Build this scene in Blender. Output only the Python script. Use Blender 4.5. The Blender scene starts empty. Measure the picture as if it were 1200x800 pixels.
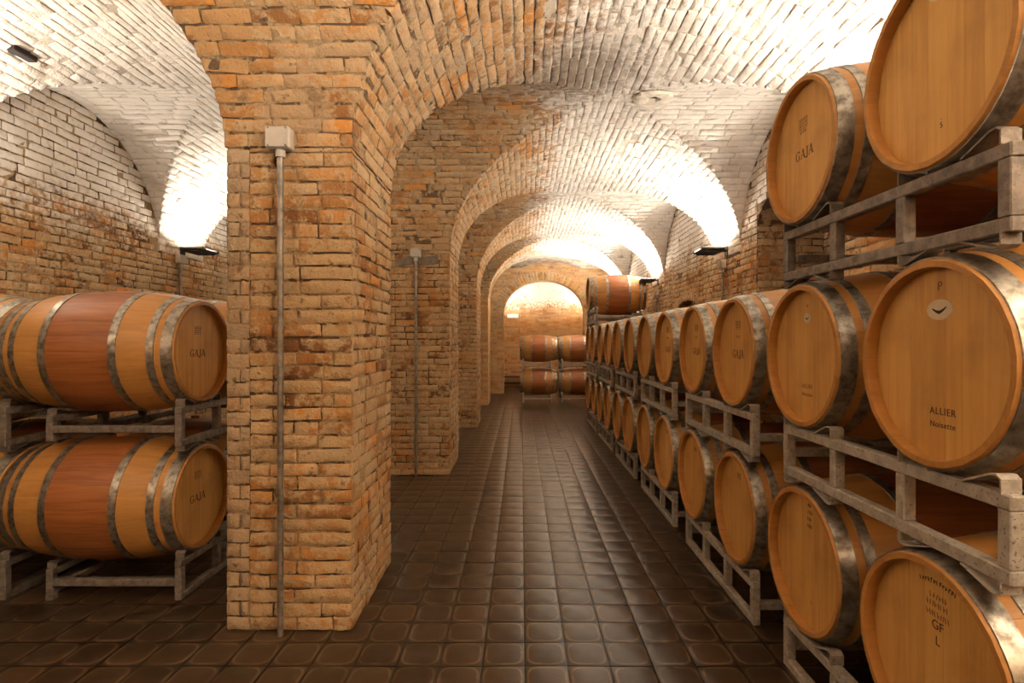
import bpy, math, random
import numpy as np
from mathutils import Matrix, Vector

random.seed(7)
RNG = np.random.default_rng(11)
SC = bpy.context.scene
COL = SC.collection
PI = math.pi

# ------------------------------------------------------------------ camera
F, VX, VY, CAM_H = 649.0, 611.0, 398.0, 1.415
cam_data = bpy.data.cameras.new('camera')
cam_data.sensor_width = 36.0
cam_data.lens = F / 1200 * 36
cam_data.shift_x = -(VX - 600) / 1200
cam_data.shift_y = (VY - 400) / 1200
cam_data.clip_start = 0.05
cam = bpy.data.objects.new('camera', cam_data)
cam.location = (0, 0, CAM_H)
cam.rotation_euler = (PI / 2, 0, 0)
COL.objects.link(cam)
SC.camera = cam

# ------------------------------------------------------------------ world, exposure
world = bpy.data.worlds.new('cellar_air')
SC.world = world
world.use_nodes = True
world.node_tree.nodes['Background'].inputs[0].default_value = (1, .8, .6, 1)
world.node_tree.nodes['Background'].inputs[1].default_value = 0.0
SC.view_settings.view_transform = 'Standard'
SC.view_settings.look = 'None'
SC.view_settings.gamma = 1
SC.view_settings.use_curve_mapping = False
SC.view_settings.exposure = 1.22
try:
    SC.cycles.use_denoising = True
    SC.cycles.max_bounces = 10
    SC.cycles.diffuse_bounces = 8
    SC.cycles.sample_clamp_indirect = 6
except Exception:
    pass
LAMP_POWER = 62.0            # watts of one uplight on a wall pier
FILL_BOOST = 3.2             # unseen lamps by the viewer, boosted as fill; the rearmost pair added
LAMP_COLOR = (1.0, .94, .86)

# ------------------------------------------------------------------ plan of the cellar (metres; x across, y along, z up)
XW, XPR, XPL, XLW = 2.30, -0.80, -1.44, -3.80      # wall, pillar faces, far side wall
SPR, RISE = 2.35, 1.10                             # springing and rise of all vaults
PF, PD, PITCH = 2.69, 0.82, 3.10                   # first pillar front, pillar depth, pitch
Y0, YD, YB = -2.6, 14.55, 16.75                    # wall behind the viewer, end arch, end wall
PILLARS = [PF + PITCH * k for k in range(-1, 4)]   # front faces
CELLS = [(PF + PITCH * k + PD, PF + PITCH * (k + 1)) for k in range(-2, 4)]
MXC, MA = (XW + XPR) / 2, (XW - XPR) / 2
LXC, LA = (XLW + XPL) / 2, (XPL - XLW) / 2


def ell(t):
    return SPR + RISE * math.sqrt(max(0.0, 1 - t * t))


def h_long(x):
    if x > XW + .001 or x < XLW - .001:
        return SPR
    if x >= XPR:
        return ell((x - MXC) / MA)
    if x <= XPL:
        return ell((x - LXC) / LA)
    return SPR


def h_trans(y):
    for a, b in CELLS:
        if a <= y <= b:
            return ell((y - (a + b) / 2) / ((b - a) / 2))
    return SPR


def shift(y):
    """The old pillars do not stand in one line: how far each steps into the aisle."""
    return float(np.interp(y, (3.5, 5.8, 6.7, 8.9), (-.022, .055, .055, .09)))


def warp(x, y):
    if x <= XPL or x >= MXC:
        return x
    w = (MXC - x) / (MXC - XPR) if x > XPR else (x - XPL) / (XPR - XPL)
    return x + shift(y) * max(0.0, min(1.0, w))


def vault_h(x, y):
    return max(h_long(x), h_trans(y))


def project(p):
    y = max(p[1], .05)
    return VX + p[0] * F / y, VY - (p[2] - CAM_H) * F / y


def in_view(p, m=450):
    if p[1] < .35:
        return False
    u, v = project(p)
    return -m < u < 1200 + m and -m < v < 800 + m


# ------------------------------------------------------------------ node helpers
class NT:
    def __init__(self, name):
        self.m = bpy.data.materials.new(name)
        self.m.use_nodes = True
        self.t = self.m.node_tree
        self.n = self.t.nodes
        self.b = self.n['Principled BSDF']

    def new(self, kind, **kw):
        nd = self.n.new('ShaderNode' + kind)
        for k, v in kw.items():
            setattr(nd, k, v)
        return nd

    def link(self, a, b):
        self.t.links.new(a, b)

    def put(self, sock, v):
        if isinstance(v, bpy.types.NodeSocket):
            self.link(v, sock)
        else:
            sock.default_value = v

    def math(self, op, a, b=0.0, c=None, clamp=False):
        nd = self.new('Math', operation=op, use_clamp=clamp)
        self.put(nd.inputs[0], a)
        self.put(nd.inputs[1], b)
        if c is not None:
            self.put(nd.inputs[2], c)
        return nd.outputs[0]

    def noise(self, vec, scale, detail=3.0, rough=.55, dist=0.0):
        nd = self.new('TexNoise')
        self.link(vec, nd.inputs['Vector'])
        nd.inputs['Scale'].default_value = scale
        nd.inputs['Detail'].default_value = detail
        nd.inputs['Roughness'].default_value = rough
        nd.inputs['Distortion'].default_value = dist
        return nd.outputs['Fac']

    def rng(self, v, a, b, c=0.0, d=1.0, smooth=True):
        nd = self.new('MapRange', interpolation_type='SMOOTHSTEP' if smooth else 'LINEAR')
        self.put(nd.inputs['Value'], v)
        nd.inputs['From Min'].default_value = a
        nd.inputs['From Max'].default_value = b
        nd.inputs['To Min'].default_value = c
        nd.inputs['To Max'].default_value = d
        return nd.outputs['Result']

    def mix(self, fac, a, b, mode='MIX'):
        nd = self.new('Mix', data_type='RGBA', blend_type=mode)
        self.put(nd.inputs[0], fac)
        self.put(nd.inputs[6], a if isinstance(a, bpy.types.NodeSocket) else (*a, 1))
        self.put(nd.inputs[7], b if isinstance(b, bpy.types.NodeSocket) else (*b, 1))
        return nd.outputs[2]

    def ramp(self, v, stops):
        nd = self.new('ValToRGB')
        self.link(v, nd.inputs[0])
        cr = nd.color_ramp
        while len(cr.elements) < len(stops):
            cr.elements.new(.5)
        for e, (p, c) in zip(cr.elements, stops):
            e.position = p
            e.color = (*c, 1)
        return nd.outputs[0]

    def bump(self, h, strength=.5, dist=.01):
        nd = self.new('Bump')
        nd.inputs['Strength'].default_value = strength
        nd.inputs['Distance'].default_value = dist
        self.link(h, nd.inputs['Height'])
        self.link(nd.outputs[0], self.b.inputs['Normal'])

    def pos(self):
        return self.new('NewGeometry').outputs['Position']

    def out(self, color, rough=.8, metal=0.0, spec=None):
        self.put(self.b.inputs['Base Color'], color if isinstance(color, bpy.types.NodeSocket) else (*color, 1))
        self.put(self.b.inputs['Roughness'], rough)
        self.put(self.b.inputs['Metallic'], metal)
        if spec is not None:
            self.b.inputs['Specular IOR Level'].default_value = spec
        return self.m


def random_value(t):
    """A number of its own for each brick: from the object, or from the mesh attribute where bricks are joined."""
    oi = t.new('ObjectInfo')
    at = t.new('Attribute', attribute_name='bc')
    return t.math('FRACT', t.math('ADD', oi.outputs['Random'], at.outputs['Fac']))


BRICK_STOPS = [(0.0, (.13, .056, .022)), (.14, (.29, .120, .036)), (.4, (.38, .19, .065)), (.6, (.40, .23, .098)),
               (.8, (.42, .275, .135)), (.93, (.50, .20, .042))]


def brick_material(name, whiten, dust=.45, grey=0.0, patterned=False):
    """wash: 0 bare brick; 'vault' limewash on the vaults; 'wall' limewash fading downwards."""
    t = NT(name)
    p = t.pos()
    r = random_value(t)
    c = t.ramp(r, BRICK_STOPS)
    if patterned:                                    # far surfaces: courses by material
        sx = t.new('SeparateXYZ')
        t.link(p, sx.inputs[0])
        cb = t.new('CombineXYZ')
        t.link(t.math('ADD', sx.outputs[0], sx.outputs[1]), cb.inputs[0])
        t.link(sx.outputs[2], cb.inputs[1])
        bt = t.new('TexBrick')
        t.link(cb.outputs[0], bt.inputs['Vector'])
        bt.inputs['Scale'].default_value = 1.0
        bt.inputs['Brick Width'].default_value = .24
        bt.inputs['Row Height'].default_value = .068
        bt.inputs['Mortar Size'].default_value = .006
        bt.inputs['Color1'].default_value = (.30, .13, .05, 1)
        bt.inputs['Color2'].default_value = (.55, .30, .12, 1)
        bt.inputs['Mortar'].default_value = (.30, .21, .12, 1)
        c = bt.outputs['Color']
    n1 = t.noise(p, 2.6, 4, .6)
    n2 = t.noise(p, 19, 4, .65)
    n3 = t.noise(p, 75, 3, .6)
    n0 = t.noise(p, .9, 3, .6)
    c = t.mix(t.rng(n0, .42, .62, 0, .45), c, (.43, .20, .055))
    # lime mortar smeared over the faces
    smear = t.math('MULTIPLY', t.rng(t.math('ADD', t.math('MULTIPLY', n1, .6), t.math('MULTIPLY', n2, .6)), .53, .64), dust)
    c = t.mix(smear, c, (.47, .335, .185))
    if grey:
        c = t.mix(grey, c, (.36, .275, .18))
    # pits and soot
    c = t.mix(t.rng(n2, .59, .72, 0, .68), c, (.095, .047, .021))
    n4 = t.noise(p, 5.5, 5, .7)
    c = t.mix(t.rng(n4, .56, .70, 0, .6), c, (.15, .075, .03))
    c = t.mix(t.rng(n3, .62, .8, 0, .35), c, (.14, .07, .03))
    if whiten:
        sx = t.new('SeparateXYZ')
        t.link(p, sx.inputs[0])
        X, Y, Z = sx.outputs
        if whiten == 'vault':
            w = t.math('MAXIMUM', t.rng(X, -.80, 1.0), t.rng(X, -1.95, -1.45, 1, 0))
            w = t.math('MULTIPLY', w, t.rng(Z, 2.0, 2.75, .55, 1))
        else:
            w = t.rng(Z, 1.7, 2.9, .10, .85)  # lamp glow painted into the colour of the upper walls
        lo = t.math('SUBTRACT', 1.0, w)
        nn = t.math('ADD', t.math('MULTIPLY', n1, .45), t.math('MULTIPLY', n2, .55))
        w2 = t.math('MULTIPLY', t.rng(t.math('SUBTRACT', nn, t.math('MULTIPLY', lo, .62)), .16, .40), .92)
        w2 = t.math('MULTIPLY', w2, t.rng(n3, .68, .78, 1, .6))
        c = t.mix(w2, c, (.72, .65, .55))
        if whiten == 'vault':
            # soot patch at the crown of the second bay
            vm = t.new('VectorMath', operation='DISTANCE')
            t.link(p, vm.inputs[0])
            vm.inputs[1].default_value = (.42, 4.15, 3.42)
            d = t.math('ADD', vm.outputs['Value'], t.math('MULTIPLY', n2, .9))
            c = t.mix(t.rng(d, .62, 1.30, .8, 0), c, (.15, .10, .06))
            # brown patches at random over the vaults
            c = t.mix(t.math('MULTIPLY', t.rng(n1, .52, .66), .28), c, (.30, .20, .12))
    hgt = t.math('ADD', t.math('MULTIPLY', n2, .7), t.math('MULTIPLY', n3, .45))
    t.bump(t.math('ADD', hgt, t.math('MULTIPLY', n1, .8)), .75, .02)
    return t.out(c, .92, 0, .25)


def mortar_material(name, whiten):
    """Lime mortar, with dark open joints here and there."""
    t = NT(name)
    p = t.pos()
    n1 = t.noise(p, 3, 4)
    n2 = t.noise(p, 40, 4, .7)
    n3 = t.noise(p, 7.5, 3, .6)
    c = t.mix(t.rng(n2, .3, .7), (.25, .16, .078), (.38, .26, .14))
    gap = t.rng(n3, .50, .57, 0, .9)
    if whiten:
        sx = t.new('SeparateXYZ')
        t.link(p, sx.inputs[0])
        X = sx.outputs[0]
        w = t.math('MAXIMUM', t.rng(X, -.80, 1.0), t.rng(X, -1.95, -1.45, 1, 0))
        c = t.mix(t.math('MULTIPLY', w, t.rng(n1, .3, .55, .5, .92)), c, (.68, .60, .49))
        gap = t.math('MULTIPLY', gap, t.math('SUBTRACT', .9, t.math('MULTIPLY', w, .55)))
    c = t.mix(gap, c, (.085, .045, .022))
    t.bump(t.math('SUBTRACT', n2, gap), .8, .014)
    return t.out(c, .95, 0, .2)


M = {}
M['brick'] = brick_material('bare_brick', 0, .75)
M['brick_grey'] = brick_material('repair_brick', 0, .35, .62)
M['brick_wall'] = brick_material('wall_brick', 'wall', .85)
M['brick_vault'] = brick_material('vault_brick', 'vault', .6)
M['brick_far'] = brick_material('far_brick', 0, .4, 0, True)
M['brick_end'] = brick_material('end_brick', 'wall', .4, 0, True)  # end wall painted paler towards the top for its lamp glow
M['mortar'] = mortar_material('mortar', False)
M['mortar_vault'] = mortar_material('washed_mortar', True)


def tile_material():
    t = NT('dark_cement_tile')
    p = t.pos()
    r = random_value(t)
    uv = t.new('UVMap').outputs[0]
    sx = t.new('SeparateXYZ')
    t.link(uv, sx.inputs[0])
    ax = t.math('ABSOLUTE', t.math('SUBTRACT', sx.outputs[0], .5))
    ay = t.math('ABSOLUTE', t.math('SUBTRACT', sx.outputs[1], .5))
    d = t.math('POWER', t.math('ADD', t.math('POWER', ax, 4.0), t.math('POWER', ay, 4.0)), .25)
    n1 = t.noise(p, 9, 4)
    n2 = t.noise(p, 60, 3)
    d = t.math('ADD', d, t.math('MULTIPLY', t.math('SUBTRACT', n1, .5), .05))
    ring = t.math('MULTIPLY', t.rng(d, .385, .425), t.rng(d, .43, .475, 1, 0))
    c = t.ramp(r, [(0, (.026, .0145, .0068)), (.5, (.037, .0205, .0095)), (.85, (.047, .0255, .0115)), (1, (.062, .031, .0125))])
    c = t.mix(t.rng(n1, .4, .7, 0, .5), c, (.048, .031, .019))
    c = t.mix(t.math('MULTIPLY', ring, t.rng(n1, .32, .62, .14, .85)), c, (.165, .102, .053))
    c = t.mix(t.rng(d, .45, .5, 0, .8), c, (.018, .012, .008))
    rough = .275
    t.bump(t.math('ADD', t.math('MULTIPLY', n1, .6), t.math('MULTIPLY', n2, .25)), .25, .006)
    return t.out(c, rough, 0, .5)


M['tile'] = tile_material()


def plain(name, col, rough=.6, metal=0.0, var=.25, scale=30, bump=.1, dark=None):
    t = NT(name)
    tc = t.new('TexCoord').outputs['Object']
    n = t.noise(tc, scale, 4, .6)
    d = dark or tuple(v * (1 - var) for v in col)
    c = t.mix(t.rng(n, .35, .68), col, d)
    t.bump(n, bump, .004)
    return t.out(c, rough, metal)


def wood_material(name, stops, band=None, along='X', rough=.5):
    """Oak with the grain along one axis; band: wine-stained middle of the staves."""
    t = NT(name)
    oi = t.new('ObjectInfo')
    at = t.new('Attribute', attribute_name='bc')
    r = t.math('FRACT', t.math('ADD', oi.outputs['Random'], at.outputs['Fac']))
    tc = t.new('TexCoord').outputs['Object']
    mp = t.new('Mapping')
    mp.inputs['Scale'].default_value = {'X': (1.2, 22, 22), 'Z': (22, 22, 1.2)}[along]
    t.link(tc, mp.inputs['Vector'])
    off = t.new('VectorMath', operation='ADD')
    t.link(mp.outputs[0], off.inputs[0])
    cb = t.new('CombineXYZ')
    t.link(t.math('MULTIPLY', r, 37.0), cb.inputs[0])
    t.link(t.math('MULTIPLY', r, 91.0), cb.inputs[2])
    t.link(cb.outputs[0], off.inputs[1])
    g = t.noise(off.outputs[0], 1.6, 5, .6, .6)
    big = t.noise(tc, 5, 3)
    c = t.ramp(t.math('ADD', t.math('MULTIPLY', g, .7), t.math('MULTIPLY', r, .13)), stops)
    c = t.mix(t.rng(big, .5, .75, 0, .3), c, tuple(v * .55 for v in stops[0][1]))
    if band:
        sx = t.new('SeparateXYZ')
        t.link(tc, sx.inputs[0])
        m = t.math('MULTIPLY', t.rng(sx.outputs[0], .296, .302), t.rng(sx.outputs[0], .648, .654, 1, 0))
        st = t.mix(t.rng(g, .3, .7), band[0], band[1])
        c = t.mix(t.math('MULTIPLY', m, .95), c, st)
    t.bump(g, .12, .003)
    return t.out(c, rough, 0, .4)


OAK = [(.15, (.42, .195, .046)), (.45, (.62, .330, .088)), (.8, (.72, .42, .125))]
M['head'] = wood_material('oak_head', OAK, None, 'Z', .5)
M['stave'] = wood_material('oak_stave', [(.15, (.32, .135, .030)), (.5, (.46, .215, .052)), (.85, (.54, .28, .078))],
                           ((.34, .112, .028), (.20, .058, .016)), 'X', .46)
M['bung'] = plain('orange_bung', (.55, .22, .05), .55)
M['ink'] = plain('burnt_ink', (.035, .017, .009), .7, 0, .4, 60, 0)
M['ink_faint'] = plain('faint_burnt_ink', (.21, .105, .036), .7, 0, .4, 60, 0)
M['badge'] = plain('off_white_badge', (.66, .54, .36), .5, 0, .12, 40, 0)


def steel_material(name, light, dark, metal, rough, specks=.0):
    t = NT(name)
    tc = t.new('TexCoord').outputs['Object']
    p = t.pos()
    n1 = t.noise(p, 26, 4, .65)
    n2 = t.noise(p, 110, 2, .6)
    c = t.mix(t.rng(n1, .35, .7), light, dark)
    if specks:
        c = t.mix(t.rng(n2, .60, .68, 0, specks), c, (.07, .035, .018))
    t.bump(n1, .08, .003)
    return t.out(c, t.rng(n1, .3, .7, rough, rough + .18), metal)


M['hoop'] = steel_material('galvanised_hoop', (.38, .34, .28), (.15, .125, .098), .88, .36, .15)
M['rack'] = steel_material('chipped_grey_paint', (.42, .37, .31), (.29, .25, .20), .1, .55, .75)
M['rack_dark'] = steel_material('dull_grey_steel', (.25, .205, .165), (.15, .12, .095), .45, .5, .5)
M['conduit'] = steel_material('galvanised_conduit', (.27, .225, .175), (.16, .13, .10), .6, .42)
M['box'] = plain('pale_grey_plastic', (.44, .37, .29), .5, 0, .08)
M['lamp_body'] = plain('dark_lamp_metal', (.055, .045, .036), .5, .3)
M['plaster'] = plain('rough_plaster', (.70, .60, .46), .95, 0, .3, 18, .8)
M['black'] = plain('dark_hollow', (.02, .012, .008), .95)
M['glass'] = NT('lamp_glass').out((.8, .8, .8), .15)
glow = NT('lamp_led')
glow.b.inputs['Emission Color'].default_value = (1, .92, .8, 1)
glow.b.inputs['Emission Strength'].default_value = 12
M['led'] = glow.out((.9, .9, .9), .4)

# ------------------------------------------------------------------ object helpers


def link(name, data, parent=None):
    o = bpy.data.objects.new(name, data)
    COL.objects.link(o)
    if parent is not None:
        o.parent = parent
    return o


def tag(o, label=None, cat=None, group=None, kind=None):
    if label:
        o['label'] = label
    if cat:
        o['category'] = cat
    if group:
        o['group'] = group
    if kind:
        o['kind'] = kind
    return o


def thing(name, label, cat, loc=(0, 0, 0), rz=0.0, group=None):
    o = link(name, None)
    o.empty_display_size = .1
    o.location = loc
    o.rotation_euler = (0, 0, rz)
    return tag(o, label, cat, group)


def mesh(name, verts, faces, mat=None, smooth=False):
    me = bpy.data.meshes.new(name)
    me.from_pydata([tuple(v) for v in verts], [], [tuple(f) for f in faces])
    if mat is not None:
        me.materials.append(mat)
    if smooth:
        me.polygons.foreach_set('use_smooth', [True] * len(me.polygons))
    me.update()
    if smooth:
        me.set_sharp_from_angle(angle=math.radians(42))
    return me


class MB:
    """A small mesh collector."""

    def __init__(self):
        self.v, self.f = [], []

    def add(self, vs, fs):
        b = len(self.v)
        self.v += [tuple(x) for x in vs]
        self.f += [tuple(i + b for i in f) for f in fs]
        return self

    def box(self, a, b, bev=0.0):
        (x0, y0, z0), (x1, y1, z1) = a, b
        if bev <= 0:
            vs = [(x0, y0, z0), (x1, y0, z0), (x1, y1, z0), (x0, y1, z0), (x0, y0, z1), (x1, y0, z1), (x1, y1, z1), (x0, y1, z1)]
            return self.add(vs, [(0, 3, 2, 1), (4, 5, 6, 7), (0, 1, 5, 4), (1, 2, 6, 5), (2, 3, 7, 6), (3, 0, 4, 7)])
        # bevelled: eight corners, three points each
        idx, vs = {}, []
        for i, x in enumerate((x0, x1)):
            for j, y in enumerate((y0, y1)):
                for k, z in enumerate((z0, z1)):
                    sx, sy, sz = (bev, -bev)[i], (bev, -bev)[j], (bev, -bev)[k]
                    for ax, pt in enumerate(((x, y + sy, z + sz), (x + sx, y, z + sz), (x + sx, y + sy, z))):
                        idx[(i, j, k, ax)] = len(vs)
                        vs.append(pt)
        q = lambda *ks: tuple(idx[k] for k in ks)
        fs = [q((0, 0, 0, 0), (0, 0, 1, 0), (0, 1, 1, 0), (0, 1, 0, 0)), q((1, 0, 0, 0), (1, 1, 0, 0), (1, 1, 1, 0), (1, 0, 1, 0)),
              q((0, 0, 0, 1), (1, 0, 0, 1), (1, 0, 1, 1), (0, 0, 1, 1)), q((0, 1, 0, 1), (0, 1, 1, 1), (1, 1, 1, 1), (1, 1, 0, 1)),
              q((0, 0, 0, 2), (0, 1, 0, 2), (1, 1, 0, 2), (1, 0, 0, 2)), q((0, 0, 1, 2), (1, 0, 1, 2), (1, 1, 1, 2), (0, 1, 1, 2))]
        for i in (0, 1):
            for j in (0, 1):
                fs.append(q((i, j, 0, 0), (i, j, 1, 0), (i, j, 1, 1), (i, j, 0, 1)))
                fs.append(q((i, 0, j, 0), (i, 1, j, 0), (i, 1, j, 2), (i, 0, j, 2)))
                fs.append(q((0, i, j, 1), (1, i, j, 1), (1, i, j, 2), (0, i, j, 2)))
                for k in (0, 1):
                    fs.append(q((i, j, k, 0), (i, j, k, 1), (i, j, k, 2)))
        return self.add(vs, fs)

    def tube(self, pts, r, n=10, cap=True):
        rings = []
        for i, p in enumerate(pts):
            p = Vector(p)
            d = (Vector(pts[min(i + 1, len(pts) - 1)]) - Vector(pts[max(i - 1, 0)])).normalized()
            a = d.cross(Vector((0, 0, 1)) if abs(d.z) < .9 else Vector((1, 0, 0))).normalized()
            b = d.cross(a)
            rings.append([p + (a * math.cos(2 * PI * k / n) + b * math.sin(2 * PI * k / n)) * r for k in range(n)])
        vs = [v for ring in rings for v in ring]
        fs = [(i * n + k, i * n + (k + 1) % n, (i + 1) * n + (k + 1) % n, (i + 1) * n + k) for i in range(len(pts) - 1) for k in range(n)]
        if cap:
            fs += [tuple(range(n))[::-1], tuple((len(pts) - 1) * n + k for k in range(n))]
        return self.add(vs, fs)

    def data(self, name, mat, smooth=False):
        me = mesh(name, self.v, self.f, mat, smooth)
        import bmesh
        bm = bmesh.new()
        bm.from_mesh(me)
        bmesh.ops.recalc_face_normals(bm, faces=bm.faces)
        bm.to_mesh(me)
        bm.free()
        if smooth:
            me.set_sharp_from_angle(angle=math.radians(42))
        return me

    def build(self, name, mat, parent=None, smooth=False):
        return link(name, self.data(name, mat, smooth), parent)


# ------------------------------------------------------------------ bricks and tiles
NV = 14


def brick_variant(k):
    """A rough brick: unit square in x,y, face towards +z, 5 cm deep."""
    xs = np.array([-.5, -.455, -.15, .17, .455, .5])
    ys = np.array([-.5, -.355, .355, .5])
    V = []
    for j, y in enumerate(ys):
        for i, x in enumerate(xs):
            edge = i in (0, 5) or j in (0, 3)
            corner = i in (0, 5) and j in (0, 3)
            jx = RNG.uniform(-.008, .008) + (-np.sign(x) * RNG.uniform(0, .02) if i in (0, 5) else 0)
            jy = RNG.uniform(-.025, .025) + (-np.sign(y) * RNG.uniform(0, .08) if j in (0, 3) else 0)
            z = RNG.uniform(-.003, .003)
            if edge:
                z = -.0022 + RNG.uniform(-.0025, .0020)
            if corner:
                z = -.0035 - RNG.uniform(0, .004)
            V.append((x + jx, y + jy, z))
    F_ = []
    for j in range(3):
        for i in range(5):
            a = j * 6 + i
            F_.append((a, a + 1, a + 7, a + 6))
    rim = [0, 1, 2, 3, 4, 5, 11, 17, 23, 22, 21, 20, 19, 18, 12, 6]
    base = len(V)
    for i in rim:
        x, y, _ = V[i]
        V.append((x * .99, y * .97, -.05))
    nr = len(rim)
    for k2 in range(nr):
        a, b = rim[k2], rim[(k2 + 1) % nr]
        F_.append((b, a, base + k2, base + (k2 + 1) % nr))
    return np.array(V), np.array(F_)


VARS = [brick_variant(k) for k in range(NV)]


def tile_variant(k):
    """A worn square tile with sunken rounded corners: unit square, top at 0, 2 cm deep."""
    oc = []
    for a in range(16):
        th = 2 * PI * a / 16
        c, s = math.cos(th), math.sin(th)
        q = (abs(c) ** 4 + abs(s) ** 4) ** -.25
        oc.append((c * q, s * q))
    V = [(RNG.uniform(-.02, .02), RNG.uniform(-.02, .02), RNG.uniform(-.0002, .0004))]
    for c, s in oc:
        V.append((c * .40, s * .40, RNG.uniform(-.00015, .00015)))
    for c, s in oc:                     # outer edge: the full square
        m = max(abs(c), abs(s))
        V.append((c / m * .4925, s / m * .4925, -.0024 - RNG.uniform(0, .0006)))
    for c, s in oc:
        m = max(abs(c), abs(s))
        V.append((c / m * .4945, s / m * .4945, -.02))
    F_ = []
    for i in range(16):
        j = (i + 1) % 16
        F_.append((1 + i, 17 + i, 17 + j, 1 + j))
        F_.append((17 + i, 33 + i, 33 + j, 17 + j))
    T = [(0, 1 + i, 1 + (i + 1) % 16) for i in range(16)]
    return np.array(V), np.array(F_), T


TVARS = [tile_variant(k) for k in range(5)]
_var_cache = {}


def var_mesh(k, mat, kind='brick'):
    key = (k, mat.name, kind)
    if key not in _var_cache:
        if kind == 'brick':
            V, F_ = VARS[k]
            me = mesh('brick', V, F_.tolist(), mat, True)
        else:
            V, F_, T = TVARS[k]
            me = mesh('tile', V, F_.tolist() + T, mat, True)
            uv = me.uv_layers.new(name='UVMap')
            li = np.empty(len(me.loops), dtype=np.int32)
            me.loops.foreach_get('vertex_index', li)
            uv.data.foreach_set('uv', (V[li, :2] + .5).ravel())
        _var_cache[key] = me
    return _var_cache[key]


class Bricks:
    """Collects brick placements; the largest in view become objects, the rest one joined part."""

    def __init__(self, kind='brick'):
        self.items = []
        self.kind = kind

    def put(self, c, u, v, n, length, height, mat):
        """c centre on the face, u along, v up, n outward."""
        u, v, n = np.asarray(u, float), np.asarray(v, float), np.asarray(n, float)
        if np.dot(np.cross(u, v), n) < 0:
            u = -u
        self.items.append((np.asarray(c, float), u * length, v * height, n, mat))

    def finish(self, parent, name='brick', limit=300, cull=True):
        rows = []
        for it in self.items:
            c = it[0]
            if cull and not in_view(c):
                continue
            vis = in_view(c, 0)
            d2 = c[0] ** 2 + c[1] ** 2 + (c[2] - CAM_H) ** 2
            view = np.array([-c[0], -c[1], CAM_H - c[2]]) / math.sqrt(d2)
            area = np.linalg.norm(it[1]) * np.linalg.norm(it[2]) * abs(float(view @ it[3])) / d2
            rows.append((area if vis else area * 1e-4, it))
        rows.sort(key=lambda r: -r[0])
        nvar = NV if self.kind == 'brick' else len(TVARS)
        for area, (c, u, v, n, mat) in rows[:limit]:
            o = link(name, var_mesh(random.randrange(nvar), mat, self.kind), parent)
            o.matrix_basis = Matrix(((u[0], v[0], n[0], c[0]), (u[1], v[1], n[1], c[1]), (u[2], v[2], n[2], c[2]), (0, 0, 0, 1)))
        rest = rows[limit:]
        if not rest:
            return
        mats = []
        for _, it in rest:
            if it[4] not in mats:
                mats.append(it[4])
        VV, LL, LS, LT, MI, BC, UV = [], [], [], [], [], [], []
        vb = lb = 0
        for _, (c, u, v, n, mat) in rest:
            if self.kind == 'brick':
                V, F_ = VARS[random.randrange(NV)]
                T = None
            else:
                V, F_, T = TVARS[random.randrange(nvar)]
            W = c + V[:, :1] * u + V[:, 1:2] * v + V[:, 2:3] * n
            VV.append(W)
            LL.append((F_ + vb).ravel())
            LS.append(lb + np.arange(len(F_)) * 4)
            LT.append(np.full(len(F_), 4))
            lb += len(F_) * 4
            if T is not None:
                Ta = np.array(T)
                LL.append((Ta + vb).ravel())
                LS.append(lb + np.arange(len(Ta)) * 3)
                LT.append(np.full(len(Ta), 3))
                lb += len(Ta) * 3
                UV.append(V[F_.ravel(), :2] + .5)
                UV.append(V[Ta.ravel(), :2] + .5)
            MI.append(np.full(len(F_) + (len(T) if T is not None else 0), mats.index(mat)))
            BC.append(np.full(len(V), random.random()))
            vb += len(V)
        VV, LL, LS, LT, MI, BC = map(np.concatenate, (VV, LL, LS, LT, MI, BC))
        me = bpy.data.meshes.new(name)
        me.vertices.add(len(VV))
        me.vertices.foreach_set('co', VV.astype(np.float32).ravel())
        me.loops.add(len(LL))
        me.loops.foreach_set('vertex_index', LL.astype(np.int32))
        me.polygons.add(len(LS))
        me.polygons.foreach_set('loop_start', LS.astype(np.int32))
        for m_ in mats:
            me.materials.append(m_)
        me.update(calc_edges=True)
        me.polygons.foreach_set('material_index', MI.astype(np.int32))
        me.polygons.foreach_set('use_smooth', np.ones(len(LS), dtype=bool))
        a = me.attributes.new('bc', 'FLOAT', 'POINT')
        a.data.foreach_set('value', BC.astype(np.float32))
        if UV:
            uv = me.uv_layers.new(name='UVMap')
            uv.data.foreach_set('uv', np.concatenate(UV).astype(np.float32).ravel())
        me.update()
        me.set_sharp_from_angle(angle=math.radians(42))
        o = link(name, me, parent)
        tag(o, kind='stuff')


BL, BH, JT = .235, .068, .008


def run(a, b, length=BL, phase=0.0, minimum=.05):
    """Cuts the interval a..b into brick spans."""
    out, x = [], a - phase * length
    while x < b - .01:
        l = length * random.choice((1, 1, 1, 1, .93, 1.05, .5, .75))
        lo, hi = max(x, a), min(x + l, b)
        if b - hi < minimum:
            hi = b
        if hi - lo > minimum * .6:
            out.append((lo, hi))
        x = x + l if hi < b else b
    return out


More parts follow.
